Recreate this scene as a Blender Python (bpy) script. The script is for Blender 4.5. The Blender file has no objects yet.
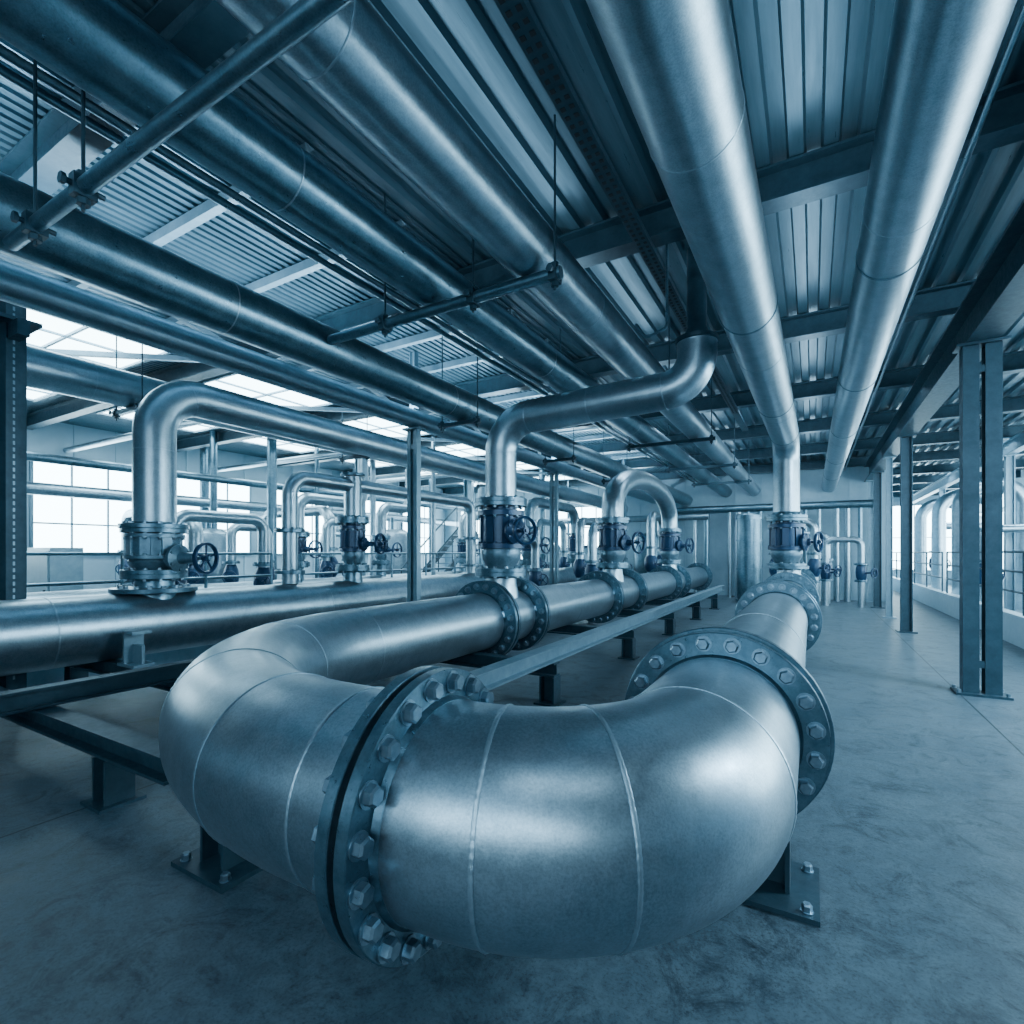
import bpy, math, random
from mathutils import Vector, Matrix, Quaternion
random.seed(7)
V3=Vector
scene=bpy.context.scene
COL=scene.collection
# ------------------------------------------------------------------ materials
M={}
def nmat(name):
    m=bpy.data.materials.new(name); m.use_nodes=True
    nt=m.node_tree; b=nt.nodes['Principled BSDF']
    return m,nt,b
def noisy(name,c1,c2,metal,r1,r2,scale=4.0,bump=0.05,stretch=(1,1,1),fine=60,speck=0.0,bd=.004,stain=0):
    m,nt,b=nmat(name); N=nt.nodes; L=nt.links
    tc=N.new('ShaderNodeTexCoord'); mp=N.new('ShaderNodeMapping'); mp.inputs['Scale'].default_value=stretch
    L.new(tc.outputs['Object'],mp.inputs['Vector'])
    n1=N.new('ShaderNodeTexNoise'); n1.inputs['Scale'].default_value=scale; n1.inputs['Detail'].default_value=12; n1.inputs['Roughness'].default_value=.72
    L.new(mp.outputs[0],n1.inputs['Vector'])
    cr=N.new('ShaderNodeValToRGB'); cr.color_ramp.elements[0].position=.28; cr.color_ramp.elements[1].position=.74
    cr.color_ramp.elements[0].color=(*c1,1); cr.color_ramp.elements[1].color=(*c2,1)
    L.new(n1.outputs['Fac'],cr.inputs['Fac'])
    src=cr.outputs[0]
    n3=N.new('ShaderNodeTexNoise'); n3.inputs['Scale'].default_value=fine; n3.inputs['Detail'].default_value=6; n3.inputs['Roughness'].default_value=.7
    L.new(mp.outputs[0],n3.inputs['Vector'])
    def mulr(src,fac,p0,p1,k):
        r3=N.new('ShaderNodeValToRGB'); r3.color_ramp.elements[0].position=p0; r3.color_ramp.elements[1].position=p1
        r3.color_ramp.elements[0].color=(k,k,k,1); r3.color_ramp.elements[1].color=(1,1,1,1)
        L.new(fac,r3.inputs[0])
        mm=N.new('ShaderNodeMixRGB'); mm.blend_type='MULTIPLY'; mm.inputs[0].default_value=1
        L.new(src,mm.inputs[1]); L.new(r3.outputs[0],mm.inputs[2]); return mm.outputs[0]
    if speck>0: src=mulr(src,n3.outputs['Fac'],.3,.6,1-speck)
    if stain>0:
        n4=N.new('ShaderNodeTexNoise'); n4.inputs['Scale'].default_value=scale*2.2; n4.inputs['Detail'].default_value=14; n4.inputs['Roughness'].default_value=.85; n4.inputs['Distortion'].default_value=1.0
        L.new(mp.outputs[0],n4.inputs['Vector']); src=mulr(src,n4.outputs['Fac'],.30,.52,1-stain)
    L.new(src,b.inputs['Base Color'])
    mr=N.new('ShaderNodeMapRange'); mr.inputs[1].default_value=.3; mr.inputs[2].default_value=.7; mr.inputs[3].default_value=r1; mr.inputs[4].default_value=r2
    n2=N.new('ShaderNodeTexNoise'); n2.inputs['Scale'].default_value=scale*3; n2.inputs['Detail'].default_value=10; n2.inputs['Roughness'].default_value=.75
    L.new(mp.outputs[0],n2.inputs['Vector']); L.new(n2.outputs['Fac'],mr.inputs[0]); L.new(mr.outputs[0],b.inputs['Roughness'])
    bp=N.new('ShaderNodeBump'); bp.inputs['Strength'].default_value=bump; bp.inputs['Distance'].default_value=bd
    L.new(n3.outputs['Fac'],bp.inputs['Height']); L.new(bp.outputs[0],b.inputs['Normal'])
    b.inputs['Metallic'].default_value=metal
    return m
M['steel']=noisy('brushed_steel',(.29,.39,.46),(.46,.57,.64),.93,.29,.41,7.0,.35,fine=120,speck=.28,bd=.0009,stain=.16)
M['galv']=noisy('galvanised_steel',(.24,.34,.41),(.43,.54,.61),.91,.27,.40,9.0,.35,fine=100,speck=.28,bd=.0009,stain=.18)
M['dsteel']=noisy('weathered_steel',(.10,.18,.24),(.23,.34,.41),.88,.25,.39,7.0,.35,fine=90,speck=.3,bd=.0009,stain=.22)
M['weld']=noisy('weld_bead',(.30,.40,.47),(.46,.57,.64),.9,.34,.46,40,.3)
M['flange']=noisy('flange_steel',(.06,.115,.16),(.17,.26,.32),.8,.24,.42,12,.2,stain=.3)
M['bolt']=noisy('bolt_steel',(.13,.20,.26),(.30,.40,.47),.85,.24,.42,20,.05)
M['gasket']=noisy('black_gasket',(.004,.007,.01),(.01,.015,.02),0,.5,.7,20,.1)
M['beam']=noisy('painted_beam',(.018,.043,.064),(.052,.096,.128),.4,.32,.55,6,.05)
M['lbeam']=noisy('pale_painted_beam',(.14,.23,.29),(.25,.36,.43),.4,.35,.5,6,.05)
M['blue']=noisy('blue_valve_paint',(.006,.028,.07),(.015,.057,.125),.2,.25,.4,12,.05)
M['cast']=noisy('cast_valve_body',(.08,.14,.19),(.19,.29,.36),.6,.3,.5,14,.3)
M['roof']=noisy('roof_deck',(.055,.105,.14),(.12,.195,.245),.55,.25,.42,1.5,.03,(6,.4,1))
M['wall']=noisy('wall_panel',(.22,.34,.42),(.32,.45,.53),.1,.4,.6,2,.03)
M['pwall']=noisy('pale_wall_panel',(.42,.57,.65),(.52,.66,.74),.1,.4,.6,2,.03)
M['pale']=noisy('pale_pipe_paint',(.42,.56,.64),(.55,.68,.75),.2,.35,.5,6,.03)
M['curb']=noisy('concrete_curb',(.22,.33,.40),(.34,.46,.53),0,.6,.8,6,.15)
M['tread']=noisy('walkway_steel',(.13,.2,.26),(.24,.34,.41),.6,.35,.5,6,.05)
def floor_mat():
    m,nt,b=nmat('concrete_floor'); N=nt.nodes; L=nt.links
    tc=N.new('ShaderNodeTexCoord')
    def nz(s,d,r,dist=0):
        n=N.new('ShaderNodeTexNoise'); n.inputs['Scale'].default_value=s; n.inputs['Detail'].default_value=d; n.inputs['Roughness'].default_value=r; n.inputs['Distortion'].default_value=dist
        L.new(tc.outputs['Object'],n.inputs['Vector']); return n
    def ramp(n,p0,c0,p1,c1):
        r=N.new('ShaderNodeValToRGB'); r.color_ramp.elements[0].position=p0; r.color_ramp.elements[1].position=p1
        r.color_ramp.elements[0].color=(*c0,1); r.color_ramp.elements[1].color=(*c1,1); L.new(n.outputs['Fac'],r.inputs[0]); return r
    def mul(a,bb):
        x=N.new('ShaderNodeMixRGB'); x.blend_type='MULTIPLY'; x.inputs[0].default_value=1; L.new(a,x.inputs[1]); L.new(bb,x.inputs[2]); return x.outputs[0]
    a=nz(1.4,14,.72); c=nz(11,12,.78,.5); f=nz(70,8,.7); s=nz(3.4,14,.82,1.2)
    r1=ramp(a,.3,(.06,.10,.13),.68,(.115,.165,.195))
    r2=ramp(c,.38,(.6,.63,.66),.58,(1.1,1.1,1.1))
    r3=ramp(f,.33,(.5,.53,.56),.5,(1,1,1))
    r4=ramp(s,.38,(.42,.46,.5),.50,(1.05,1.05,1.05))
    o=mul(mul(mul(r1.outputs[0],r2.outputs[0]),r3.outputs[0]),r4.outputs[0])
    mp=N.new('ShaderNodeMapping'); mp.inputs['Location'].default_value=(-1.45,20,0)
    L.new(tc.outputs['Object'],mp.inputs['Vector'])
    br=N.new('ShaderNodeTexBrick'); br.offset=0; br.inputs['Scale'].default_value=1; br.inputs['Brick Width'].default_value=5.4; br.inputs['Row Height'].default_value=80
    br.inputs['Mortar Size'].default_value=.008; br.inputs['Color1'].default_value=(1,1,1,1); br.inputs['Color2'].default_value=(1,1,1,1); br.inputs['Mortar'].default_value=(.2,.2,.2,1)
    L.new(mp.outputs[0],br.inputs['Vector'])
    L.new(mul(o,br.outputs['Color']),b.inputs['Base Color'])
    mr=N.new('ShaderNodeMapRange'); mr.inputs[1].default_value=.3; mr.inputs[2].default_value=.7; mr.inputs[3].default_value=.36; mr.inputs[4].default_value=.62
    L.new(c.outputs['Fac'],mr.inputs[0]); L.new(mr.outputs[0],b.inputs['Roughness'])
    bp=N.new('ShaderNodeBump'); bp.inputs['Strength'].default_value=.5; bp.inputs['Distance'].default_value=.006
    L.new(c.outputs['Fac'],bp.inputs['Height']); L.new(bp.outputs[0],b.inputs['Normal'])
    return m
M['floor']=floor_mat()
def emis(name,col,s):
    m=bpy.data.materials.new(name); m.use_nodes=True; nt=m.node_tree; nt.nodes.clear()
    o=nt.nodes.new('ShaderNodeOutputMaterial'); e=nt.nodes.new('ShaderNodeEmission')
    e.inputs[0].default_value=(*col,1); e.inputs[1].default_value=s; nt.links.new(e.outputs[0],o.inputs[0]); return m
M['pane']=emis('daylit_frosted_pane',(.58,.87,1.0),17.0)
M['sky']=emis('daylit_skylight',(.58,.87,1.0),14.0)

# ------------------------------------------------------------------ mesh buffer
def frame(ax,up=None):
    ax=V3(ax).normalized()
    if up is None: up=V3((0,0,1)) if abs(ax.z)<.95 else V3((0,1,0))
    x=V3(up).cross(ax).normalized(); y=ax.cross(x).normalized()
    return x,y,ax
class Buf:
    def __init__(s): s.V=[]; s.F=[]
    def box(s,c,size,rot=None):
        i=len(s.V); c=V3(c); h=[k/2 for k in size]
        for dx in(-1,1):
            for dy in(-1,1):
                for dz in(-1,1):
                    p=V3((dx*h[0],dy*h[1],dz*h[2]))
                    if rot is not None: p=rot@p
                    s.V.append(c+p)
        for f in((0,1,3,2),(4,6,7,5),(0,4,5,1),(2,3,7,6),(0,2,6,4),(1,5,7,3)): s.F.append([i+k for k in f])
        return s
    def lathe(s,prof,pos,ax,seg=32,close=False):
        x,y,a=frame(ax); pos=V3(pos); i0=len(s.V); n=len(prof)
        for r,h in prof:
            for k in range(seg):
                t=2*math.pi*k/seg
                s.V.append(pos+a*h+x*(r*math.cos(t))+y*(r*math.sin(t)))
        rng=n if close else n-1
        for j in range(rng):
            j2=(j+1)%n
            for k in range(seg):
                k2=(k+1)%seg
                s.F.append([i0+j*seg+k,i0+j*seg+k2,i0+j2*seg+k2,i0+j2*seg+k])
        if not close:
            if prof[0][0]>1e-5: s.F.append([i0+k for k in range(seg)][::-1])
            if prof[-1][0]>1e-5: s.F.append([i0+(n-1)*seg+k for k in range(seg)])
        return s
    def cyl(s,p0,p1,r,seg=12):
        p0=V3(p0);p1=V3(p1); return s.lathe([(r,0),(r,(p1-p0).length)],p0,p1-p0,seg)
    def ring(s,pos,ax,r,t,seg=48,ts=6,jit=0,ripple=0):
        x,y,a=frame(ax); pos=V3(pos); i0=len(s.V)
        for k in range(seg):
            th=2*math.pi*k/seg; d=x*math.cos(th)+y*math.sin(th); tt=t*(1+jit*random.uniform(-1,1)+ripple*(1 if (k//2)%2 else -1))
            for j in range(ts):
                ph=2*math.pi*j/ts
                s.V.append(pos+d*(r+tt*.9*math.cos(ph))+a*(tt*1.5*math.sin(ph)))
        for k in range(seg):
            k2=(k+1)%seg
            for j in range(ts):
                j2=(j+1)%ts
                s.F.append([i0+k*ts+j,i0+k2*ts+j,i0+k2*ts+j2,i0+k*ts+j2])
        return s
    def sweep(s,path,r,seg=32,caps=True):
        P=[V3(p) for p in path]; n=len(P); i0=len(s.V)
        T=[]
        for i in range(n):
            a=P[min(i+1,n-1)]-P[max(i-1,0)]
            if 0<i<n-1: a=(P[i+1]-P[i]).normalized()+(P[i]-P[i-1]).normalized()
            T.append(a.normalized())
        x,y,_=frame(T[0])
        for i in range(n):
            if i>0:
                q=T[i-1].rotation_difference(T[i]); x=(q@x).normalized(); y=T[i].cross(x).normalized()
            rr=r[i] if isinstance(r,(list,tuple)) else r
            for k in range(seg):
                t=2*math.pi*k/seg; s.V.append(P[i]+x*(rr*math.cos(t))+y*(rr*math.sin(t)))
        for i in range(n-1):
            for k in range(seg):
                k2=(k+1)%seg
                s.F.append([i0+i*seg+k,i0+i*seg+k2,i0+(i+1)*seg+k2,i0+(i+1)*seg+k])
        if caps:
            s.F.append([i0+k for k in range(seg)][::-1]); s.F.append([i0+(n-1)*seg+k for k in range(seg)])
        return s
    def prism(s,poly,p0,p1,up):
        p0=V3(p0);p1=V3(p1); x,y,a=frame(p1-p0,up); i=len(s.V); n=len(poly)
        for p in(p0,p1):
            for u,v in poly: s.V.append(p+x*u+y*v)
        for k in range(n):
            k2=(k+1)%n; s.F.append([i+k,i+k2,i+n+k2,i+n+k])
        s.F.append([i+k for k in range(n)][::-1]); s.F.append([i+n+k for k in range(n)])
        return s
    def ibeam(s,p0,p1,h,w,t=.02,up=(0,0,1)):
        H=h/2;W=w/2;t2=t*.4
        poly=[(-W,-H),(W,-H),(W,-H+t),(t2,-H+t),(t2,H-t),(W,H-t),(W,H),(-W,H),(-W,H-t),(-t2,H-t),(-t2,-H+t),(-W,-H+t)]
        return s.prism(poly,p0,p1,up)
    def channel(s,p0,p1,h,w,t=.008,up=(0,0,1),flip=1):
        H=h/2;W=w/2*flip;t2=t*flip
        poly=[(-W,-H),(W,-H),(W,-H+t),(-W+t2,-H+t),(-W+t2,H-t),(W,H-t),(W,H),(-W,H)]
        return s.prism(poly,p0,p1,up)
    def hexbolt(s,pos,ax,r,h):
        s.lathe([(r*1.25,0),(r*1.25,r*.15)],pos,ax,16)
        s.lathe([(r,r*.15),(r,h*.8),(r*.78,h)],pos,ax,6)
        return s
    def bolts(s,pos,ax,R,n,r,h):
        x,y,a=frame(ax)
        for k in range(n):
            t=2*math.pi*(k+.5)/n; s.hexbolt(V3(pos)+x*(R*math.cos(t))+y*(R*math.sin(t)),a,r,h)
        return s
WL={}
def obj(name,buf,mat,origin=None,parent=None,ang=35,label=None,cat=None,group=None,kind=None,flat=False):
    if origin is None:
        mn=V3([min(v[i] for v in buf.V) for i in range(3)]); mx=V3([max(v[i] for v in buf.V) for i in range(3)])
        origin=V3(((mn.x+mx.x)/2,(mn.y+mx.y)/2,mn.z))
    origin=V3(origin)
    me=bpy.data.meshes.new(name); me.from_pydata([v-origin for v in buf.V],[],buf.F); me.update()
    if not flat:
        me.polygons.foreach_set('use_smooth',[True]*len(me.polygons)); me.set_sharp_from_angle(angle=math.radians(ang))
    me.materials.append(M[mat])
    o=bpy.data.objects.new(name,me); COL.objects.link(o)
    place(o,origin,parent); tag(o,label,cat,group,kind); return o
def place(o,origin,parent):
    origin=V3(origin)
    if parent is not None:
        o.parent=parent; o.location=origin-WL[parent.name]
    else: o.location=origin
    WL[o.name]=origin
def tag(o,label=None,cat=None,group=None,kind=None):
    if label: o['label']=label
    if cat: o['category']=cat
    if group: o['group']=group
    if kind: o['kind']=kind
def root(name,origin,label,cat,group=None):
    o=bpy.data.objects.new(name,None); o.empty_display_size=.2; COL.objects.link(o); place(o,origin,None); tag(o,label,cat,group); return o
_b={}
def boltmesh(r,h):
    k=(r,h)
    if k not in _b:
        b=Buf().hexbolt((0,0,0),(0,0,1),r,h)
        me=bpy.data.meshes.new('bolt'); me.from_pydata(b.V,[],b.F); me.update(); me.materials.append(M['bolt'])
        me.polygons.foreach_set('use_smooth',[True]*len(me.polygons)); me.set_sharp_from_angle(angle=math.radians(30)); _b[k]=me
    return _b[k]
def boltring(parent,pos,ax,R,n,r,h):
    x,y,a=frame(ax); q=V3((0,0,1)).rotation_difference(a)
    for k in range(n):
        t=2*math.pi*(k+.5)/n
        o=bpy.data.objects.new('bolt',boltmesh(r,h)); COL.objects.link(o)
        o.rotation_mode='QUATERNION'; o.rotation_quaternion=q@Quaternion((0,0,1),t*3.1)
        place(o,V3(pos)+x*(R*math.cos(t))+y*(R*math.sin(t)),parent)
def flange(parent,pos,ax,r,R,t,n=20,detail=True,br=.03,hub=True,mat='flange'):
    """face at pos, disc extends along +ax for t, hub further; bolts on the far side"""
    prof=[(r*.97,0),(R*.992,0),(R,t*.06),(R,t*.94),(R*.992,t)]
    if hub: prof+=[(r*1.04,t),(r*1.005,t*1.5),(r*.99,t*1.5)]
    else: prof+=[(r*.98,t)]
    b=Buf().lathe(prof,pos,ax,72 if detail else 44)
    rc=(R+r*1.04)/2
    p2=V3(pos)+V3(ax).normalized()*t
    if not detail:
        b.bolts(p2,ax,rc,n,br,br*1.1)
    f=obj('flange',b,mat,origin=pos,parent=parent,ang=25)
    if detail: boltring(f,p2,ax,rc,n,br,br*1.15)
    return f
def route(pts,R,n=12):
    P=[V3(p) for p in pts]; out=[P[0]]
    for i in range(1,len(P)-1):
        a=(P[i-1]-P[i]).normalized(); b=(P[i+1]-P[i]).normalized()
        ang=a.angle(b)
        rr=R[i-1] if isinstance(R,(list,tuple)) else R
        d=rr/math.tan(ang/2)
        s=P[i]+a*d; e=P[i]+b*d; c=P[i]+(a+b).normalized()*(rr/math.sin(ang/2))
        u=s-c; w=e-c; tot=u.angle(w); axn=u.cross(w).normalized()
        for k in range(n+1):
            out.append(c+Quaternion(axn,tot*k/n)@u)
    out.append(P[-1]); return out
def pathat(path,ss):
    res=[]; 
    for s in ss:
        acc=0
        for i in range(len(path)-1):
            d=(path[i+1]-path[i]).length
            if acc+d>=s or i==len(path)-2:
                t=(path[i+1]-path[i]).normalized(); res.append((path[i]+t*min(s-acc,d),t)); break
            acc+=d
    return res
def welds(parent,plist,r,t=.005,seg=110,ripple=0):
    for p,a in plist:
        obj('weld_seam',Buf().ring(p,a,r,t,seg,6,.06,ripple),'weld',origin=p,parent=parent,ang=60)
def pipe(path,r,label,name='pipe',mat='galv',group=None,seg=40,weld_s=(),wt=.004,caps=True,cat='pipe'):
    path=[V3(p) for p in path]
    o=obj(name,Buf().sweep(path,r,seg,caps),mat,label=label,cat=cat,group=group,origin=path[0])
    welds(o,pathat(path,weld_s),r,wt)
    return o

# ------------------------------------------------------------------ setting
XL,XR,YN,YF,YF2,ZC=-16.0,7.0,-5.0,21.0,34.0,4.8
YS=YN+.05
obj('floor',Buf().box(((XL+XR)/2,(YN+YF2)/2,-.1),(XR-XL,YF2-YN,.2)),'floor',origin=(0,0,0),kind='structure',label='mottled blue-grey concrete floor with saw-cut joints')
b=Buf()
def deck(b,x0,x1,y0,y1,z,p=.24,h=.055):
    xs=[];x=x0
    while x<x1-.01:
        xs+= [(x,z),(x+p*.42,z),(x+p*.5,z+h),(x+p*.92,z+h)]; x+=p
    i=len(b.V)
    for y in(y0,y1):
        for X,Z in xs: b.V.append(V3((X,y,Z)))
    n=len(xs)
    for k in range(n-1): b.F.append([i+k,i+n+k,i+n+k+1,i+k+1])
deck(b,XL,-3.28,YN,YF2,ZC,.106,.022)
deck(b,-3.28,XR,YN,YF2,ZC)
b.box(((XL+XR)/2,(YN+YF2)/2,ZC+.12),(XR-XL,YF2-YN,.08))
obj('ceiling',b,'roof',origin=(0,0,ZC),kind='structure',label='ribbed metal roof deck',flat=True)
def wallpanels(b,p0,p1,z1,nrm):
    p0=V3(p0);p1=V3(p1); L=(p1-p0).length; d=(p1-p0)/L; k=0
    while k*.9<L:
        c=p0+d*(k*.9)+V3(nrm)*.015+V3((0,0,z1/2)); sx=.04 if abs(d.x)>.5 else .03; sy=.03 if abs(d.x)>.5 else .04
        b.box(c,(sx,sy,z1)); k+=1
    return b
b=Buf().box((XL-.1,(YN+YF)/2,ZC/2),(.2,YF-YN,ZC)); wallpanels(b,(XL,YN,0),(XL,YF,0),ZC,(1,0,0))
obj('wall_left',b,'pwall',kind='structure',label='pale metal panel wall with large windows',flat=True)
b=Buf().box(((XL+2)/2,YF+.1,ZC/2),(2-XL,.2,ZC)); wallpanels(b,(XL,YF,0),(2,YF,0),ZC,(0,-1,0))
obj('wall_far',b,'wall',kind='structure',label='ribbed metal panel end wall',flat=True)
b=Buf().box((XR+.1,(YN+YF2)/2,ZC/2),(.2,YF2-YN,ZC)); 
obj('wall_right',b,'pwall',kind='structure',label='pale metal panel side wall',flat=True)
b=Buf().box(((2+XR)/2,YF2+.1,ZC/2),(XR-2,.2,ZC))
obj('wall_end',b,'wall',kind='structure',label='end wall with bright window',flat=True)
b=Buf().box((2.1,(YF+YF2)/2,ZC/2),(.2,YF2-YF,ZC))
obj('wall_side',b,'wall',kind='structure',label='partition wall of the hall',flat=True)
b=Buf().box(((XL-2)/2,YN-.1,ZC/2),(-2-XL,.2,ZC))
obj('wall_near_blocker',b,'wall',kind='structure',label='unseen metal panel wall added to shade the left floor',flat=True)  # added behind the camera to block light; open on the right
wn=[0]
def window(c,w,h,ax,mat='pane',nx=4,nz=2,fr=.06):
    wn[0]+=1; c=V3(c)
    def S(a,bb,t):
        return {'x':(t,a,bb),'y':(a,t,bb),'z':(bb,a,t)}[ax]
    def O(a,bb):
        return {'x':V3((0,a,bb)),'y':V3((a,0,bb)),'z':V3((bb,a,0))}[ax]
    o=obj('window_%d'%wn[0],Buf().box(c,S(w,h,.02)),mat,kind='structure',label='bright daylit window' if ax!='z' else 'bright daylit roof skylight',flat=True,origin=c)
    f=Buf()
    for k in range(nx+1): f.box(c+O(-w/2+w*k/nx,0),S(fr if k in(0,nx) else fr*.7,h+fr,.09))
    for k in range(nz+1): f.box(c+O(0,-h/2+h*k/nz),S(w+fr,fr if k in(0,nz) else fr*.7,.08))
    obj('window_frame',f,'lbeam',parent=o,flat=True,origin=c)
y=1.6
while y<19.5:
    window((XL+.05,y+1.3,2.7),2.3,2.3,'x',nx=3,nz=3); y+=3.2
for yy in (1.68,4.86,8.04,11.22,14.4,17.58):
    window((-9.3,yy+1.59,ZC-.06),2.1,1.7,'z','sky',2,2,.05)
    window((-12.9,yy+1.59,ZC-.06),2.1,1.7,'z','sky',2,2,.05)  # second skylight row, added for extra light
for yy in (9,14,19,24,29):
    window((XR-.05,yy,2.4),4.2,3.4,'x')
window((4.6,YF2-.05,2.4),4.4,3.4,'y')
window((-13.2,YF-.05,2.5),3.6,2.4,'y'); window((-8.6,YF-.05,2.7),2.6,1.8,'y')
# ------------------------------------------------------------------ roof steel
for k in range(13):
    y=-1.5+3.18*k
    if y<YF: x0=XL+.05
    else: x0=2.25
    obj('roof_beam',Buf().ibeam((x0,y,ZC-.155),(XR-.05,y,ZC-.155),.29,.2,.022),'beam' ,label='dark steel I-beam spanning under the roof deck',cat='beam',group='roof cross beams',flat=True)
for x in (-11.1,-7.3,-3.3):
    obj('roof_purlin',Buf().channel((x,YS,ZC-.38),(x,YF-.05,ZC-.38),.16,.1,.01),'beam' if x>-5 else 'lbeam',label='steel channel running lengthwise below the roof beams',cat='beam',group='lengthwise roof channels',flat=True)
for k in range(1,6):
    y=-1.5+3.18*k
    for (xa,xb) in ((-5.9,-7.2),(-11.0,-7.4)):
        obj('roof_brace',Buf().channel((xa,y+.15,4.46),(xb,y+3.03,4.46),.07,.07,.008),'lbeam',label='pale diagonal steel angle brace under the roof beams',cat='brace',group='diagonal roof braces',flat=True)
for k in range(0,6):
    for f in (.33,.67):
        y=-1.5+3.18*(k+f)
        obj('roof_strut',Buf().channel((-8.3,y,4.735),(-3.4,y,4.735),.10,.08,.008),'lbeam',label='pale steel cross strut between the roof beams',cat='beam',group='light roof cross struts',flat=True)
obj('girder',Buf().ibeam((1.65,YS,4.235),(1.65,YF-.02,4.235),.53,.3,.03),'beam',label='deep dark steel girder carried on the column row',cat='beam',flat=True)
TZ=3.735
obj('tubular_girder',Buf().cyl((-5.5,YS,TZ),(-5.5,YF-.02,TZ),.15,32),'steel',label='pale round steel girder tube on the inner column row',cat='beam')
def column(x,y,z1,h=.27,w=.24,mat='beam',label='dark steel H-section column bolted to the concrete floor',group='steel columns',t=.025,double=False,gap=.05):
    if double:
        r=root('steel_column',(x,y,0),label,'column',group)
        cw=(h-gap)/2
        for s in(-1,1):
            obj('channel_post',Buf().channel((x+s*(gap/2+cw/2),y,.025),(x+s*(gap/2+cw/2),y,z1-.03),w,cw,.014,up=(0,1,0),flip=-s),mat,parent=r,flat=True)
        tb=Buf()
        tb.box((x,y-w/2+.01,.35),(gap+.06,.012,.08)).box((x,y-w/2+.01,z1-.3),(gap+.06,.012,.08))
        obj('batten',tb,mat,parent=r,flat=True)
    else:
        r=obj('steel_column',Buf().ibeam((x,y,.025),(x,y,z1-.03),h,w,t,up=(1,0,0)),mat,origin=(x,y,0),label=label,cat='column',group=group,flat=True)
    obj('base_plate',Buf().box((x,y,.0125),(h+.14,w+.16,.025)),mat,parent=r,flat=True)
    obj('cap_plate',Buf().box((x,y,z1-.015),(h+.12,w+.1,.03)),mat,parent=r,flat=True)
    if y<9 and x>-7:
        for dx in(-1,1):
            for dy in(-1,1):
                o=bpy.data.objects.new('anchor_bolt',boltmesh(.02,.035)); COL.objects.link(o); place(o,(x+dx*(h/2+.04),y+dy*(w/2+.04),.025),r)
    return r
DL='dark steel column of two paired channels bolted to the floor'
column(1.65,7.75,3.97,h=.34,w=.16,double=True,label=DL,gap=.05)
for y in (13.1,18.5): column(1.65,y,3.97,h=.19,w=.15,t=.018)
for y in (15.8,20.6): column(1.65,y,3.97,h=.13,w=.12,t=.012,mat='lbeam',label='slender pale steel column under the girder')
for y in (6.4,11.6,17.0): 
    column(-5.5,y,TZ-.15,.2,.1,mat='lbeam',double=True,gap=.06,label='slender pale steel column of two paired channels')
    obj('stub_post',Buf().ibeam((-5.5,y,TZ+.15),(-5.5,y,4.8),.1,.1,.012,up=(1,0,0)),'lbeam',label='short steel post between girder tube and roof',cat='post',group='girder stub posts',flat=True)
for y in (11,16.5): column(-11.5,y,4.8,.22,.22,group='outer steel columns',mat='lbeam',label='pale steel column near the window wall')
for y in (18,26): column(4.4,y,4.12,.18,.18,group='outer steel columns',mat='lbeam',label='pale steel column near the side windows')
r=obj('perforated_column',Buf().channel((-7.3,2.1,0),(-7.3,2.1,4.3),.19,.16,.014,up=(0.3,-1,0)),'beam',origin=(-7.3,2.1,0),label='tall perforated steel channel upright with pale slots',cat='column',flat=True)
h=Buf()
for k in range(56): h.box((-7.3+.08,2.09,.3+k*.07),(.012,.04,.04))
o=obj('slot_row',h,'lbeam',parent=r,flat=True); o['kind']='stuff'
obj('bracket',Buf().box((-7.3,2.1,4.0),(.5,.36,.04)).box((-7.1,2.1,3.9),(.3,.1,.16)),'beam',parent=r,flat=True)
obj('side_girder',Buf().ibeam((4.4,YS,4.31),(4.4,YF2-.1,4.31),.36,.2,.02),'lbeam',label='steel girder over the side aisle',cat='beam',flat=True)

# ------------------------------------------------------------------ overhead pipes
HZ=1.6
AX=.42
pA=route([(-.57,YS,HZ+2.1),(-AX,11.0,HZ+2.1),(-AX,11.0,2.29)],.42,14)
pipeA=pipe(pA,.225,'large galvanised overhead pipe turning down to a valve',weld_s=(7.6,10.9,13.4,15.55),mat='steel',group='overhead pipes')
obj('flange',Buf().lathe([(.225,0),(.35,0),(.35,.05),(.26,.05),(.23,.12)],(-AX,11.0,2.245),(0,0,1),36).bolts((-AX,11,2.295),(0,0,1),.31,12,.024,.028),'flange',parent=pipeA)
pipe([(.52,YS,HZ+2.3),(.50,YF-.02,HZ+2.3)],.214,'large galvanised overhead pipe running to the end wall',weld_s=(6.6,9.2,13,17,21),mat='steel',group='overhead pipes')
pipe([(-1.86,YS,HZ+2.3),(-1.86,YF-.02,HZ+2.3)],.212,'galvanised overhead pipe resting on trapeze hangers',weld_s=(6.5,9.5,12.5,16,20),mat='galv',group='overhead pipes')
pipe([(-2.80,YS,HZ+2.3),(-2.80,YF-.02,HZ+2.3)],.20,'weathered overhead pipe resting on trapeze hangers',weld_s=(7,10.5,14,18),mat='dsteel',group='overhead pipes')
pipe([(-4.24,YS,HZ+2.05),(-4.24,YF-.02,HZ+2.05)],.22,'dark weathered overhead pipe',weld_s=(7.5,10.5,13.5,18),mat='dsteel',group='overhead pipes')
pipe([(-8.0,YS,HZ+2.2),(-8.0,YF-.02,HZ+2.2)],.24,'large pale overhead pipe beyond the girder',weld_s=(8,11,14),mat='steel',group='overhead pipes')
pipe([(-5,20.3,3.2),(1.8,20.3,3.2)],.13,'horizontal header pipe by the end wall',mat='dsteel',group='end wall headers')
pipe([(-12,19.6,2.9),(-3.2,19.6,2.9)],.12,'horizontal header pipe by the end wall',mat='galv',group='end wall headers')
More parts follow.
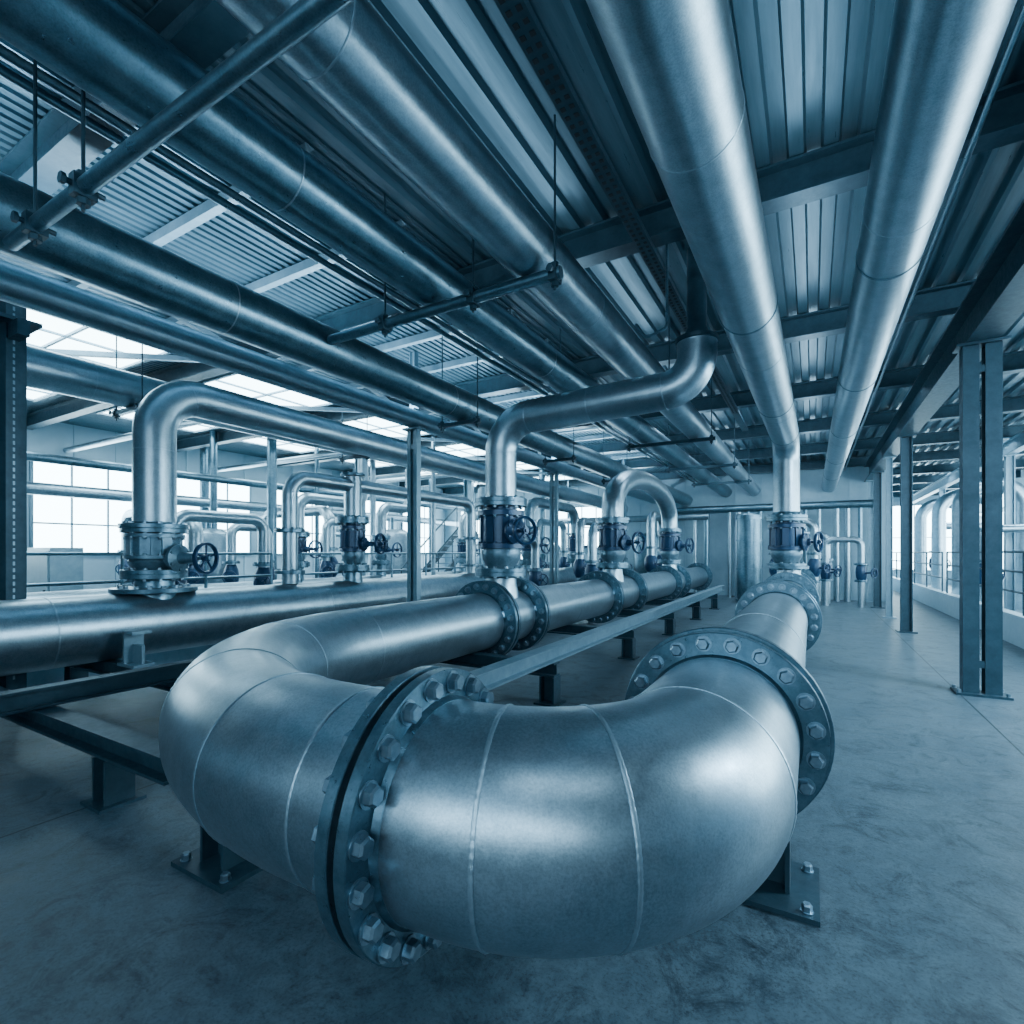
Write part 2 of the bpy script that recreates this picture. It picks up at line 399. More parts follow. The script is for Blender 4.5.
for x,z,rr in ((-3.75,4.28,.03),(-3.9,4.28,.03),(-4.9,4.2,.05),(-.85,4.38,.025),(.95,4.4,.02),(-12.6,3.4,.09)):
    pipe([(x,YS,z),(x,YF-.02,z)],rr,'thin steel conduit running lengthwise under the roof',name='conduit',mat='dsteel',group='roof conduits',seg=14,cat='conduit')
r=obj('perforated_strut',Buf().channel((-1.33,YS,4.42),(-1.33,13,4.42),.13,.05,.008,up=(1,0,0)),'beam',label='perforated steel strut hanging lengthwise below the roof',cat='strut',flat=True)
h=Buf()
for k in range(150): h.box((-1.33+.03,0.0+k*.075,4.392),(.03,.03,.004)).box((-1.33-.03,0.0+k*.075,4.392),(.03,.03,.004))
o=obj('slot_row',h,'gasket',parent=r,flat=True); o['kind']='stuff'
def trapeze(y,x0,x1,ztop,rods,kind='channel',label='steel trapeze hanger bar with threaded rods',rb=.03,zt=4.66):
    rt=root('trapeze_hanger',((x0+x1)/2,y,ztop-.08),label,'pipe hanger','trapeze hangers')
    b=Buf()
    if kind=='round': b.cyl((x0,y,ztop-rb),(x1,y,ztop-rb),rb,20)
    else: b.channel((x0,y,ztop-rb),(x1,y,ztop-rb),2*rb,2*rb,.007)
    obj('bar',b,'dsteel' if y<4 else 'beam',parent=rt)
    for x in rods:
        bb=Buf().cyl((x,y,ztop-2*rb-.07),(x,y,zt),.009,8)
        for z in (ztop-2*rb-.03,ztop+.02): bb.lathe([(.03,-.015),(.03,.015)],(x,y,z),(0,0,1),6)
        obj('threaded_rod',bb,'beam',parent=rt)
        c=Buf().box((x,y,ztop-rb),(.06,2*rb+.02,2*rb+.025)); c.cyl((x-.0,y-rb-.05,ztop-rb),(x,y+rb+.05,ztop-rb),.014,8)
        c.lathe([(.028,0),(.028,.02)],(x,y-rb-.035,ztop-rb),(0,-1,0),6)
        obj('clamp',c,'beam',parent=rt)
    return rt
trapeze(1.14,-3.95,.4,HZ+1.80,(-3.62,-3.05),'round',rb=.038,label='round steel support bar hung on rods under the overhead pipes')
trapeze(3.45,-4.0,-1.58,HZ+2.087,(-3.3,-2.35,-1.63),'round',label='steel trapeze bar with clamps under two pipes',rb=.046,zt=4.8)
for y in (6.7,9.9,13.1,16.3): trapeze(y,-3.15,-1.5,HZ+2.087,(-3.08,-1.57),rb=.03,zt=4.8)
for y in (5.9,9.2,12.5): trapeze(y,-4.6,-3.9,HZ+1.828,(-4.55,-3.95),rb=.025,zt=4.8)
for y in (3.5,7.5,12.5,17): trapeze(y,-8.4,-7.6,HZ+1.958,(-8.35,-7.65),rb=.03,zt=4.8)
def clevis(x,y,z,r):
    rt=root('clevis_hanger',(x,y,z-r),'steel band hanger around an overhead pipe','pipe hanger','band hangers')
    obj('band',Buf().lathe([(r+.001,-.012),(r+.006,-.012),(r+.006,.012),(r+.001,.012)],(x,y,z),(0,1,0),48,close=True),'dsteel',parent=rt)
    obj('rod',Buf().cyl((x,y,z+r),(x,y,4.8),.012,8),'beam',parent=rt)
for y in (4.86,8.04,10.2): clevis(-.57+(.15)*(y+5)/16,y,HZ+2.1,.225)
for y in (4.86,8.04,11.2,14.4,17.6): clevis(.52-.02*(y+5)/26,y,HZ+2.3,.214)
obj('hook_rod',Buf().sweep(route([(-1.24,5.2,4.8),(-1.24,5.2,3.82),(-1.45,5.2,3.76),(-1.55,5.2,3.92)],.06,6),.014,10),'dsteel',label='bent steel hook rod hanging from the roof',cat='hook')

# ------------------------------------------------------------------ main U pipe
ZP=.78; PR=.335; FR=.435
FT=.042
phi=math.radians(4); F=V3((-1.10,1.35,ZP))
hd=V3((math.cos(phi),math.sin(phi),0)); nl=V3((-math.sin(phi),math.cos(phi),0))
XRt=-.38
st=.14
S=F+hd*st
R1=(XRt-S.x)/(1-math.sin(phi))
C=S+nl*R1
def arc(C,R,a0,a1,n,z):
    return [V3((C.x+R*math.cos(a0+(a1-a0)*k/n),C.y+R*math.sin(a0+(a1-a0)*k/n),z)) for k in range(n+1)]
a0=phi-math.pi/2
Yfl=2.62
g=.012
pfront=[F+hd*g]+arc(C,R1,a0,0,36,ZP)+[V3((XRt,Yfl-g,ZP))]
rt=root('pipe_elbow',(-.5,1.6,ZP-PR),'large brushed steel pipe elbow with bolted flanges and weld seams','pipe elbow')
obj('elbow_body',Buf().sweep(pfront,PR,96),'steel',parent=rt,origin=(-.5,1.6,ZP))
arcL=R1*abs(a0)
welds(rt,pathat(pfront,(.26,.14+arcL*.43,.14+arcL*.95)),PR,.0052,320,.07)
flange(rt,F+hd*g,hd,PR,FR,FT,20,br=.030)
flange(rt,(XRt,Yfl-g,ZP),(0,-1,0),PR,FR+.015,FT,20,br=.030)
R2=1.92
hs=-hd; s0=.30; S2=F+hs*s0
nr=V3((hs.y,-hs.x,0))
C2=S2+nr*R2
u=S2-C2; aa=math.atan2(u.y,u.x)
if aa>0: aa-=2*math.pi
XLg=C2.x-R2
YJ=5.3
pl=[F+hs*g]+arc(C2,R2,aa,-math.pi,48,ZP)+[V3((XLg,YJ-g,ZP))]
rt=root('pipe_elbow',(-2.8,1.8,ZP-PR),'large sweeping steel pipe bend with weld seams and flanges','pipe elbow')
obj('elbow_body',Buf().sweep(pl,PR,96),'steel',parent=rt,origin=(-2.8,1.8,ZP))
aL=R2*abs(-math.pi-aa)
welds(rt,pathat(pl,(.26,s0+aL*.13,s0+aL*.36,s0+aL*.7,s0+aL)),PR,.0048,320,.07)
flange(rt,F+hs*g,hs,PR,FR,FT,20,br=.030)
obj('gasket',Buf().lathe([(PR,-g),(FR*.93,-g),(FR*.93,g),(PR,g)],F,hd,64),'gasket',parent=rt)
flange(rt,(XLg,YJ-g,ZP),(0,-1,0),PR,FR+.05,.05,20,br=.033)
def spool(x,y0,y1,label,mat='steel',detail=True,noz=(),r=PR,Rf=FR+.05,z=ZP,f0=True,f1=True,ws=(),group=None,nb=20):
    rt=root('flanged_pipe',(x,(y0+y1)/2,z-r),label,'pipe',group)
    b=Buf().sweep([V3((x,y0+g,z)),V3((x,y1-g,z))],r,64)
    obj('pipe_body',b,mat,parent=rt)
    if f0:
        flange(rt,(x,y0+g,z),(0,1,0),r,Rf,.05,nb,detail=detail,br=.033)
        obj('gasket',Buf().lathe([(r,-g),(Rf*.9,-g),(Rf*.9,g),(r,g)],(x,y0,z),(0,1,0),48),'gasket',parent=rt)
    if f1: flange(rt,(x,y1-g,z),(0,-1,0),r,Rf,.05,nb,detail=detail,br=.033)
    for yn,rn in noz:
        obj('branch_nozzle',Buf().lathe([(rn*1.15,z+r*.75-1.2),(rn*1.08,z+r+.03-1.2),(rn,z+r+.08-1.2),(rn,1.30-1.2)],(x,yn,1.2),(0,0,1),40),mat,parent=rt)
        flange(rt,(x,yn,1.36),(0,0,-1),rn,rn+.13,.05,12,detail=detail,br=.024)
    welds(rt,[(V3((x,yy,z)),V3((0,1,0))) for yy in ws],r,.005)
    return rt
YV=5.7
LG='flanged pipe spools on the rack'
spool(XLg,YJ,6.1,'short flanged steel tee with upward branch',noz=((YV,.2),),group=LG)
spool(XLg,6.1,9.2,'flanged steel pipe spool on a steel rack',ws=(7.6,),group=LG,detail=False)
spool(XLg,9.2,10.8,'short flanged steel tee with upward branch',noz=((10.0,.2),),group=LG,detail=False)
spool(XLg,10.8,14.2,'flanged steel pipe spool on a steel rack',group=LG,detail=False)
spool(XLg,14.2,15.35,'short flanged steel tee with upward branch',noz=((14.8,.2),),group=LG,detail=False)
spool(XLg,15.35,19.0,'flanged steel pipe spool on a steel rack',group=LG,detail=False)
RG='flanged pipe spools on pedestals'
spool(XRt,Yfl,7.2,'flanged brushed steel pipe on pedestals',ws=(4.6,),group=RG,Rf=FR+.03)
spool(XRt,7.2,10.3,'flanged brushed steel pipe on pedestals',group=RG,detail=False)
spool(XRt,10.3,11.7,'short flanged steel tee with upward branch',noz=((11.0,.2),),group=RG,detail=False)
spool(XRt,11.7,16,'flanged brushed steel pipe on pedestals',group=RG,detail=False)
# ---- floor pipes
LX=-6.6
L1=pipe([(LX,YS,.8),(LX,19.8,.8)],.355,'long weathered floor pipe lying on the steel rack',mat='galv',weld_s=(4.0,7.1,10.4,14),wt=.006,seg=64,group='long floor pipes')
L2=pipe([(-9.6,YS,ZP),(-9.6,19.8,ZP)],.26,'long floor pipe beside the walkway',mat='galv',seg=40,group='long floor pipes')
def nozzle(parent,x,y,z,r,rn,ztop=1.36,detail=False):
    obj('branch_nozzle',Buf().lathe([(rn*1.15,z+r*.75-1.2),(rn,z+r+.06-1.2),(rn,ztop-.05-1.2)],(x,y,1.2),(0,0,1),40),'dsteel',parent=parent)
    flange(parent,(x,y,ztop),(0,0,-1),rn,rn+.13,.05,12,detail=detail,br=.024)
for y,d in ((3.15,True),(6.15,False),(12.3,False),(15.5,False)): nozzle(L1,LX,y,.8,.355,.2 if y<4 else .15,detail=d)
flange(L1,(LX,3.15,1.155),(0,0,1),.22,.43,.05,16,detail=True,br=.026,hub=False)
for y in (7.4,9.9,13.5): nozzle(L2,-9.6,y,ZP,.26,.12)

# ------------------------------------------------------------------ valves
def valve(x,y,z0,z1,r,d,wr=.17,wl=.55,detail=False,label='blue cast gate valve with handwheel between pipe flanges',zw=None,hm='blue'):
    rt=root('gate_valve',(x,y,z0),label,'valve','gate valves on risers')
    H=z1-z0; R=r+.13; t=.05
    p=[(r*.95,.02),(r*1.0,H*.10),(r*1.2,H*.18),(r*1.3,H*.28),(r*1.2,H*.36)]
    obj('valve_body',Buf().lathe(p,(x,y,z0),(0,0,1),36),'cast',parent=rt)
    hb=Buf().lathe([(r*1.2,H*.33),(r*1.5,H*.34),(r*1.5,H*.41),(r*1.28,H*.42),(r*1.28,H*.80),(r*1.5,H*.81),(r*1.5,H*.88),(r*.95,H*.90),(r*.95,H*.97)],(x,y,z0),(0,0,1),36)
    for k in range(8):
        a=2*math.pi*k/8; hb.box((x+r*1.3*math.cos(a),y+r*1.3*math.sin(a),z0+H*.61),(.03,.10*r/.2,H*.38),Matrix.Rotation(a,3,'Z'))
    hb.bolts((x,y,z0+H*.41),(0,0,1),r*1.4,12,.02,.025)
    obj('valve_housing',hb,hm,parent=rt)
    st=Buf().bolts((x,y,z0+H*.81),(0,0,-1),r*1.4,12,.02,.03)
    obj('housing_bolts',st,'bolt',parent=rt)
    flange(rt,(x,y,z0),(0,0,1),r*.95,R,t,12,detail=detail,br=.024,hub=False)
    flange(rt,(x,y,z1),(0,0,-1),r*.95,R,t,12,detail=detail,br=.024,hub=False)
    d=V3(d).normalized(); zc=z0+H*(.5 if zw is None else zw); c=V3((x,y,zc))
    sb=Buf().lathe([(r*.6,r*.9),(r*.6,r*1.5),(r*.8,r*1.5),(r*.8,r*1.65),(r*.35,r*1.8),(r*.26,wl*.78),(.022,wl*.79),(.022,wl+.05)],c,d,24)
    sb.bolts(c+d*(r*1.65),d,r*.66,6,.018,.02)
    obj('bonnet',sb,hm,parent=rt)
    w=Buf().ring(c+d*wl,d,wr,.02,36,8)
    w.lathe([(.04,-.03),(.04,.03)],c+d*wl,d,16)
    xx,yy,_=frame(d)
    for k in range(5):
        a=2*math.pi*k/5+.3; e=xx*math.cos(a)+yy*math.sin(a); w.cyl(c+d*wl,c+d*wl+e*wr,.012,8)
    obj('handwheel',w,'blue',parent=rt)
    return rt
def riser(path,r,z0,label,group='valve risers',mat='galv',ws=(),detail=False):
    rt=root('riser_pipe',(path[0][0],path[0][1],z0),label,'pipe',group)
    obj('pipe_body',Buf().sweep(path,r,40),mat,parent=rt)
    flange(rt,path[0],(0,0,1),r,r+.13,.05,12,detail=detail,br=.024)
    welds(rt,pathat(path,ws),r,.005,60)
    return rt
ZV0,ZV1=1.36,2.24
valve(XLg,YV,ZV0,ZV1,.2,(.8,-.35,0),wr=.16,wl=.5,detail=True,zw=.58)
ps=route([(XLg,YV,ZV1),(XLg,YV,3.28),(-1.05,YV,3.36),(-1.05,YV,3.80)],[.42,.34],14)
spp=riser(ps,.2,ZV1,'galvanised S-shaped riser pipe bending over to the ceiling',ws=(.62,1.3,2.1,2.95,3.6),detail=True,mat='steel')
obj('pipe_reducer',Buf().lathe([(.2,0),(.215,.01),(.215,.05),(.15,.06),(.10,.16),(.10,.99)],(-1.05,YV,3.80),(0,0,1),28),'beam',parent=spp)
valve(XLg,10.0,ZV0,ZV1,.2,(1,-.3,0),wr=.2,wl=.6)
valve(XLg,14.8,ZV0,ZV1,.2,(1,-.3,0),wr=.2,wl=.6)
pa=[V3((XLg,10.0,ZV1))]+[V3((XLg,12.4-2.4*math.cos(math.pi*k/28),2.42+.88*math.sin(math.pi*k/28)**.8)) for k in range(29)]+[V3((XLg,14.8,ZV1))]
rt=riser(pa,.22,ZV1,'galvanised arched pipe joining two valves',mat='steel',ws=(1.0,2.6,4.2))
flange(rt,(XLg,14.8,ZV1),(0,0,1),.2,.31,.04,12,detail=False,br=.02)
valve(XRt-.04,11.0,ZV0,ZV1,.21,(1,-.35,0),wr=.17,wl=.55)
valve(LX,3.15,ZV0,1.88,.2,(1,.35,0),wr=.165,wl=.68,detail=True,label='grey cast gate valve with spoked handwheel on the floor pipe',zw=.35,hm='cast')
pr=route([(LX,3.15,1.88),(LX,3.15,HZ+1.9),(LX+.15,19.9,HZ+1.75)],[.5],16)
riser(pr,.215,1.88,'galvanised riser pipe curving over into a long overhead run',ws=(.9,1.75,2.6),detail=True,mat='steel')
valve(LX,6.15,ZV0,ZV1-.1,.14,(1,.3,0),wr=.16,wl=.5)
rr=riser([(LX,6.15,ZV1-.1),(LX,6.15,2.86)],.14,ZV1-.1,'short galvanised riser pipe with a tee header on top',mat='steel')
hp=route([(LX,4.95,1.155),(LX,4.95,2.72),(LX,9.6,2.72),(LX,9.6,1.155)],.28,10)
obj('tee_header',Buf().sweep(hp,.11,28),'steel',parent=rr)
flange(rr,(LX,6.15,2.87),(0,0,1),.10,.2,.04,8,detail=False,br=.02,hub=False)
for yy in (4.95,9.6):
    for zz in (1.3,1.9): flange(rr,(LX,yy,zz),(0,0,1),.11,.21,.05,8,detail=False,br=.02,hub=False)
valve(LX,12.3,ZV0,ZV1,.15,(1,-.2,0),wr=.2,wl=.6); valve(LX,15.5,ZV0,ZV1,.15,(1,-.2,0),wr=.2,wl=.6)
pr=route([(LX,12.3,ZV1),(LX,12.3,3.0),(LX,15.5,3.0),(LX,15.5,ZV1)],.5,10); riser(pr,.15,ZV1,'galvanised arched pipe joining two valves')
for y in (7.4,9.9,13.5):
    valve(-9.6,y,ZV0,2.0,.12,(1,.1,0),wr=.18,wl=.5)
    dy=(2.0 if y>7.5 else 3.4)*.55
    pr=route([(-9.6,y,2.0),(-9.6,y,2.8),(-9.6,y+dy,2.8),(-9.6,y+dy,3.9)],.3,10)
    riser(pr,.13,2.0,'galvanised riser pipe with twin bends',mat='steel')

# ------------------------------------------------------------------ rack and supports
FB=-2.42
obj('rack_beam',Buf().ibeam((FB,2.55,.525),(FB,17.2,.525),.16,.14,.018),'lbeam',label='long steel I-beam along the pipe rack front',cat='beam',flat=True)
obj('rack_beam',Buf().ibeam((-5.0,YS,.525),(-5.0,17.2,.525),.15,.12,.018),'beam',label='long dark steel I-beam between the floor pipes',cat='beam',flat=True)
for y in (1.62,2.7,5.0,7.75,10.4,13.1,15.8):
    x1=-3.15 if y<2 else FB+.08
    hh=.15
    rt=root('pipe_rack_frame',(-5,y,0),'steel cross frame with legs carrying the floor pipes','pipe rack','pipe rack frames')
    obj('cross_beam',Buf().ibeam((-7.6,y,.4425-hh/2),(x1,y,.4425-hh/2),hh,.14,.02),'beam',parent=rt,flat=True)
    for x in ((-7.4,-3.9) if y<2 else (-7.4,-4.9,FB)):
        obj('leg',Buf().ibeam((x,y,.02),(x,y,.4425-hh),.17,.17,.02,up=(1,0,0)),'beam',parent=rt,flat=True)
        obj('foot_plate',Buf().box((x,y,.01),(.26,.26,.02)),'beam',parent=rt,flat=True)
obj('pipe_stop',Buf().box((-6.02,2.7,.458),(.34,.2,.03)).box((-6.08,2.7,.62),(.03,.18,.34)).box((-5.98,2.7,.56),(.2,.03,.2)).box((-6.0,2.7,.79),(.2,.18,.03)),'lbeam',label='small steel cradle bracket beside the floor pipe',cat='bracket',flat=True)
def pedestal(x,y,zt,lx=.42,ly=.38,label='dark steel pedestal with bolted base plate under the pipe',h=.24,w=.22):
    rt=root('pipe_pedestal',(x,y,0),label,'pipe support','pipe pedestals')
    obj('base_plate',Buf().box((x,y,.012),(lx,ly,.024)),'beam',parent=rt,flat=True)
    b=Buf().ibeam((x,y,.024),(x,y,zt-.02),h,w,.02,up=(1,0,0))
    b.box((x,y,zt-.015+.0),(h+.06,w,.03))
    obj('post',b,'beam',parent=rt,flat=True)
    for dx in(-1,1):
        for dy in(-1,1):
            o=bpy.data.objects.new('anchor_bolt',boltmesh(.022,.035)); COL.objects.link(o); place(o,(x+dx*(lx/2-.05),y+dy*(ly/2-.05),.024),rt)
pedestal(-.21,2.80,ZP-PR-.004,.48,.44,w=.16)
pedestal(-2.62,1.60,ZP-PR-.004,.44,.34,h=.2,w=.18)
for y in (5.2,8.2,12.6,15): pedestal(XRt,y,ZP-PR-.004)
for y in (3.0,6.4,11.6,15,18): pedestal(-9.6,y,.516)

# ------------------------------------------------------------------ walkway, rails, stairs, background
obj('curb',Buf().box((-7.95,7.4,.22),(.3,24.6,.44)),'curb',label='low concrete curb below the railing',cat='curb',flat=True)
def railing(p0,p1,n,h=1.15,label='steel tube guard railing with mid rails',r=.022,mat='dsteel'):
    p0=V3(p0);p1=V3(p1); rt=root('guard_railing',(p0+p1)/2,label,'railing','guard railings')
    for k in range(n+1):
        p=p0.lerp(p1,k/n); obj('post',Buf().cyl(p,p+V3((0,0,h)),r,10),mat,parent=rt)
    for q in (.35,.68,1.0): obj('rail',Buf().cyl(p0+V3((0,0,h*q)),p1+V3((0,0,h*q)),r,10),mat,parent=rt)
railing((-7.95,-1,.44),(-7.95,5.6,.44),6); railing((-7.95,6.2,.44),(-7.95,12,.44),5); railing((-7.95,12.6,.44),(-7.95,18.6,.44),5)
rt=root('steel_stair',(-10.9,14.5,0),'steel staircase with handrails beside the pipes','stairs')
sx,sy=-10.9,12.6
for dx in (-.45,.45):
    obj('stringer',Buf().channel((sx+dx,sy,.08),(sx+dx,sy+3,2.3),.2,.06,.01),'beam',parent=rt,flat=True)
    hb=Buf().cyl((sx+dx,sy,1.1),(sx+dx,sy+3,3.3),.03,8)
    for k in range(5): 
        t=k/4; hb.cyl((sx+dx,sy+3*t,.1+2.2*t),(sx+dx,sy+3*t,1.1+2.2*t),.02,8)
    obj('handrail',hb,'beam',parent=rt)
for k in range(11): obj('tread',Buf().box((sx,sy+.15+.27*k,.25+.2*k),(.86,.25,.03)),'tread',parent=rt,flat=True)
def tank(x,y,r,h,label='vertical steel pressure vessel on legs',mat='dsteel'):
    rt=root('pressure_vessel',(x,y,0),label,'tank','pressure vessels')
    prof=[(0.001,.3),(r*.6,.34),(r*.92,.48),(r,.62),(r,h-.3),(r*.92,h-.14),(r*.6,h-.02),(0.001,h)]
    obj('shell',Buf().lathe(prof,(x,y,0),(0,0,1),40),mat,parent=rt)
    for k in range(4):
        a=math.pi/4+k*math.pi/2; obj('leg',Buf().box((x+r*.85*math.cos(a),y+r*.85*math.sin(a),.3),(.08,.08,.6)),'beam',parent=rt,flat=True)
    obj('top_pipe',Buf().cyl((x,y,h-.05),(x,y,h+.4),.06,16),'dsteel',parent=rt)
tank(-5.0,18.3,.5,2.3); tank(-11.6,18.2,.55,2.3); tank(-12.3,13.2,.6,2.4,mat='galv'); tank(-12.6,7.2,.5,2.2,mat='galv')
rt=root('standing_cylinder',(-1.75,18.2,0),'tall vertical steel cylinder with ring bands','tank')
obj('shell',Buf().lathe([(.36,0),(.36,2.8),(.3,2.85)],(-1.75,18.2,0),(0,0,1),48),'dsteel',parent=rt)
for z in (.1,1.1,2.0,2.7): obj('ring_band',Buf().lathe([(.36,-.03),(.4,-.03),(.4,.03),(.36,.03)],(-1.75,18.2,z),(0,0,1),48,close=True),'dsteel',parent=rt)
def panelbox(x,y,w,d,h,label='grey steel control cabinet with door'):
    rt=root('control_cabinet',(x,y,0),label,'cabinet','control cabinets')
    obj('cabinet_body',Buf().box((x,y,h/2),(w,d,h)),'lbeam',parent=rt,flat=True)
    obj('cabinet_door',Buf().box((x,y-d/2-.01,h/2),(w*.9,.02,h*.92)),'wall',parent=rt,flat=True)
    obj('door_handle',Buf().box((x+w*.35,y-d/2-.03,h*.5),(.03,.03,.16)),'beam',parent=rt,flat=True)
panelbox(-12.4,4.2,1.0,.5,1.7)
VS=[(-3.4,20.3,3.07),(-3.8,20.3,3.07),(-6.6,20.3,4.8),(-7.2,20.4,4.8),(-10.2,20.4,4.8),(-11,19.6,2.78),(-1.6,20.3,3.07),(.2,20.3,3.07),(-11.9,8.4,4.8),(-11.9,11.9,4.8),(-12.4,10.2,4.8),(-11.2,5.4,4.8),
    (-2.0,20.3,3.07),(-2.6,20.3,3.07),(-.6,20.3,3.07),(.7,20.3,3.07),(-9.0,20.4,4.8),(-8.4,19.6,2.78),(-13.3,16.5,4.8),(-12.9,18.9,4.8),(-14.9,8.4,4.8),(-14.9,14,4.8),(-.2,20.3,3.07),(-2.3,20.3,3.07),(-13.6,7.9,4.8),(-8.7,10.9,4.8),(-8.7,17.3,4.8),(1.0,20.3,3.07),(1.35,20.3,3.07)]
for k,(x,y,h2) in enumerate(VS):
    pipe([(x,y,0),(x,y,h2)],(.09,.06,.12)[k%3],'vertical steel service pipe standing on the floor',mat='galv' if k%2 else 'dsteel',seg=16,group='vertical service pipes')
def skid(x,y,z,w,r=.1,ax='y',wheel=False):
    e=(0,w,0) if ax=='y' else (w,0,0); p=V3((x,y,0)); q=p+V3(e)
    pr=route([p,p+V3((0,0,z)),q+V3((0,0,z)),q],r*2.2,8)
    rt=pipe(pr,r,'steel arched pipe standing on the floor',mat='steel',group='floor arch pipes',seg=20)
    for c in (p,q):
        flange(rt,(c.x,c.y,.75),(0,0,1),r,r+.08,.05,8,detail=False,br=.018)
        flange(rt,(c.x,c.y,z*.62),(0,0,1),r,r+.08,.05,8,detail=False,br=.018)
        # inline valve with wheel between the flanges
        zc=(.8+z*.62)/2
        obj('inline_valve',Buf().lathe([(r*1.02,-.26),(r*1.5,-.14),(r*1.6,0),(r*1.5,.14),(r*1.02,.26)],(c.x,c.y,zc),(0,0,1),20),'blue',parent=rt)
        d=V3((.8,-.6,0)); w2=Buf().cyl((c.x,c.y,zc),V3((c.x,c.y,zc))+d*(r+.28),.03,8).ring(V3((c.x,c.y,zc))+d*(r+.28),d,.13,.016,20,6)
        for k in range(4):
            xx,yy,_=frame(d); a=math.pi/4+math.pi*k/2; w2.cyl(V3((c.x,c.y,zc))+d*(r+.28),V3((c.x,c.y,zc))+d*(r+.28)+(xx*math.cos(a)+yy*math.sin(a))*.13,.01,6)
        obj('handwheel',w2,'blue',parent=rt)
for x,y,z,w,r,ax in ((-12.9,5.9,2.3,2.1,.14,'x'),(-13.3,9.2,2.7,2.6,.14,'x'),(-13.2,11.1,2.2,1.1,.12,'x'),(-8.9,15.2,2.3,1.8,.12,'y'),(-8.9,18.0,1.9,1.2,.1,'y'),(-7.5,14.6,2.6,2.0,.11,'y'),(-5.6,9.2,1.9,1.6,.1,'y'),(-5.6,13.5,2.5,1.8,.12,'y'),(-4.4,16.4,2.8,1.3,.13,'y'),(-14.9,15.4,2.4,1.3,.13,'x'),(-7.4,11.6,2.1,2.2,.1,'y'),(-4.35,11.2,2.2,1.6,.11,'y'),(-12.6,2.6,2.1,1.6,.13,'x'),(-8.6,4.4,2.2,1.5,.1,'y'),(-.9,19.3,2.2,1.3,.1,'x'),(-15.2,6.6,2.6,1.0,.12,'x'),(-.95,17.3,2.5,1.0,.11,'x'),(.35,18.4,2.0,.9,.09,'x'),(-11.2,6.9,2.2,.9,.1,'y'),(-10.6,9.0,2.4,.9,.1,'y'),(-6.0,17.3,2.2,1.2,.1,'y')):
    skid(x,y,z,w,r,ax)
pipe([(-14.6,YS,3.0),(-14.6,YF-.02,3.0)],.14,'pipe run along the window wall',mat='galv',group='overhead pipes')
pipe([(-14.2,YS,.181),(-14.2,YF-.3,.181)],.18,'long floor pipe near the window wall',mat='galv',group='long floor pipes')
for y,z,x0,x1 in ((5.6,4.12,-15.9,-8.9),(9.2,4.12,-15.9,-8.9),(13.5,4.12,-15.9,-8.9)):
    pipe([(x0,y,z),(x1,y,z)],.07,'cross pipe under the roof near the skylights',mat='galv',seg=18,group='cross pipes')
obj('low_wall',Buf().box((3.15,19.5,.26),(.2,23,.52)),'pale',label='low pale concrete wall around the basin',cat='low wall',flat=True)
railing((3.15,8.2,.52),(3.15,18,.52),5,h=1.1,mat='beam'); railing((3.15,18.6,.52),(3.15,30,.52),5,h=1.1,mat='beam')
for y in (20,23,26.5):
    pr=route([(3.8,y,0),(3.8,y,3.6),(5.2,y,3.6),(5.2,y,0)],.65,12)
    pipe(pr,.2,'pale gooseneck pipe bend beyond the low wall',mat='steel',group='gooseneck pipes')
rt=root('horizontal_tank',(5.3,15.5,0),'low pale horizontal tank on saddles','tank')
obj('shell',Buf().lathe([(.001,-.25),(.3,-.2),(.5,0),(.5,2.6),(.3,2.8),(.001,2.85)],(5.3,14,.75),(0,1,0),40),'galv',parent=rt)
for y in (14.4,16.2): obj('saddle',Buf().box((5.3,y,.17),(.8,.16,.34)),'beam',parent=rt,flat=True)
pipe([(6.84,YS,3.4),(6.84,YF2-.1,3.4)],.1,'steel pipe run along the side wall',mat='galv',group='side aisle pipes')
pipe([(4.1,11.3,0),(4.1,11.3,1.3)],.1,'short vertical stand pipe below a valve',mat='cast')
valve(4.1,11.3,1.301,1.95,.12,(-.5,-1,0),wr=.17,wl=.4,label='small blue gate valve on a floor stand')
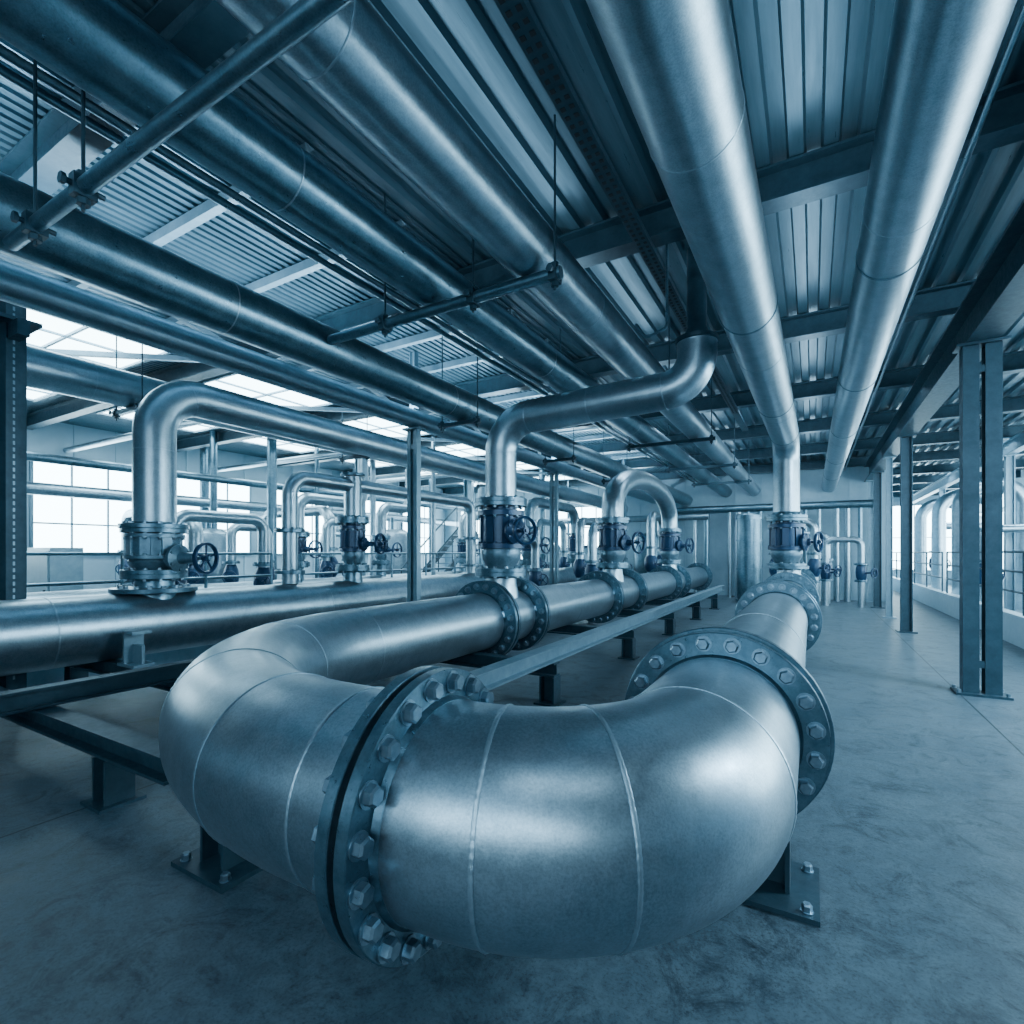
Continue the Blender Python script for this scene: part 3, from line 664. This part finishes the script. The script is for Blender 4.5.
for x,y,z,w,r,ax in ((3.7,13.0,2.4,1.2,.11,'x'),(3.7,17.2,2.2,1.2,.1,'x'),(4.0,24.8,2.6,1.4,.13,'x')):
    skid(x,y,z,w,r,ax)

# ------------------------------------------------------------------ lights / world / camera
w=bpy.data.worlds.new('World'); scene.world=w; w.use_nodes=True
bg=w.node_tree.nodes['Background']; bg.inputs[0].default_value=(.42,.73,.95,1); bg.inputs[1].default_value=.2
def area(loc,tgt,sx,sy,e,col=(.52,.81,1.0),rz=None):  # added fill light without any fixture in the hall
    l=bpy.data.lights.new('added_fill','AREA'); l.shape='RECTANGLE'; l.size=sx; l.size_y=sy; l.energy=e; l.color=col
    o=bpy.data.objects.new('fill_light',l); COL.objects.link(o); o.location=loc
    o.rotation_euler=(V3(tgt)-V3(loc)).to_track_quat('-Z','Y').to_euler()
    if rz is not None: o.rotation_euler=rz
    return o
area((5.5,5.5,4.4),(2.6,8.5,0),2.2,1.4,1150)  # added out of view to brighten the right aisle floor
area((.9,-.4,4.6),(-.5,1.9,.8),2.8,1.0,62)
area((0,-4,2.8),(-.5,6,4.8),7,1.5,300)  # added behind the camera to brighten the roof deck
UP=(math.pi,0,0)
area((-5.5,9,TZ+.17),(0,0,0),.15,22,800,rz=UP)  # this and the next three: hidden uplights added to lift the ceiling
area((-8.0,9,4.06),(0,0,0),.3,22,160,rz=UP)
area((-2.33,9,4.14),(0,0,0),.3,22,110,rz=UP)
area((-.05,9,3.95),(0,0,0),.3,20,120,rz=UP)
for y in (11.75,14.93,18.11): area((-1.5,y,4.74),(-1.5,y,0),5,.5,170)  # added down lights, tucked out of sight behind the roof beams
for y in (11.75,18.11,24.5): area((5.0,y,4.74),(5,y,0),2.5,.5,200)  # same added down lights for the side aisle
cam=bpy.data.cameras.new('cam'); co=bpy.data.objects.new('camera',cam); COL.objects.link(co); scene.camera=co
cam.sensor_width=36; cam.lens=520/1024*36; cam.shift_y=41/1024; cam.clip_start=.05; cam.clip_end=200
co.location=(0,0,1.6); co.rotation_euler=(math.radians(90),0,math.radians(30))
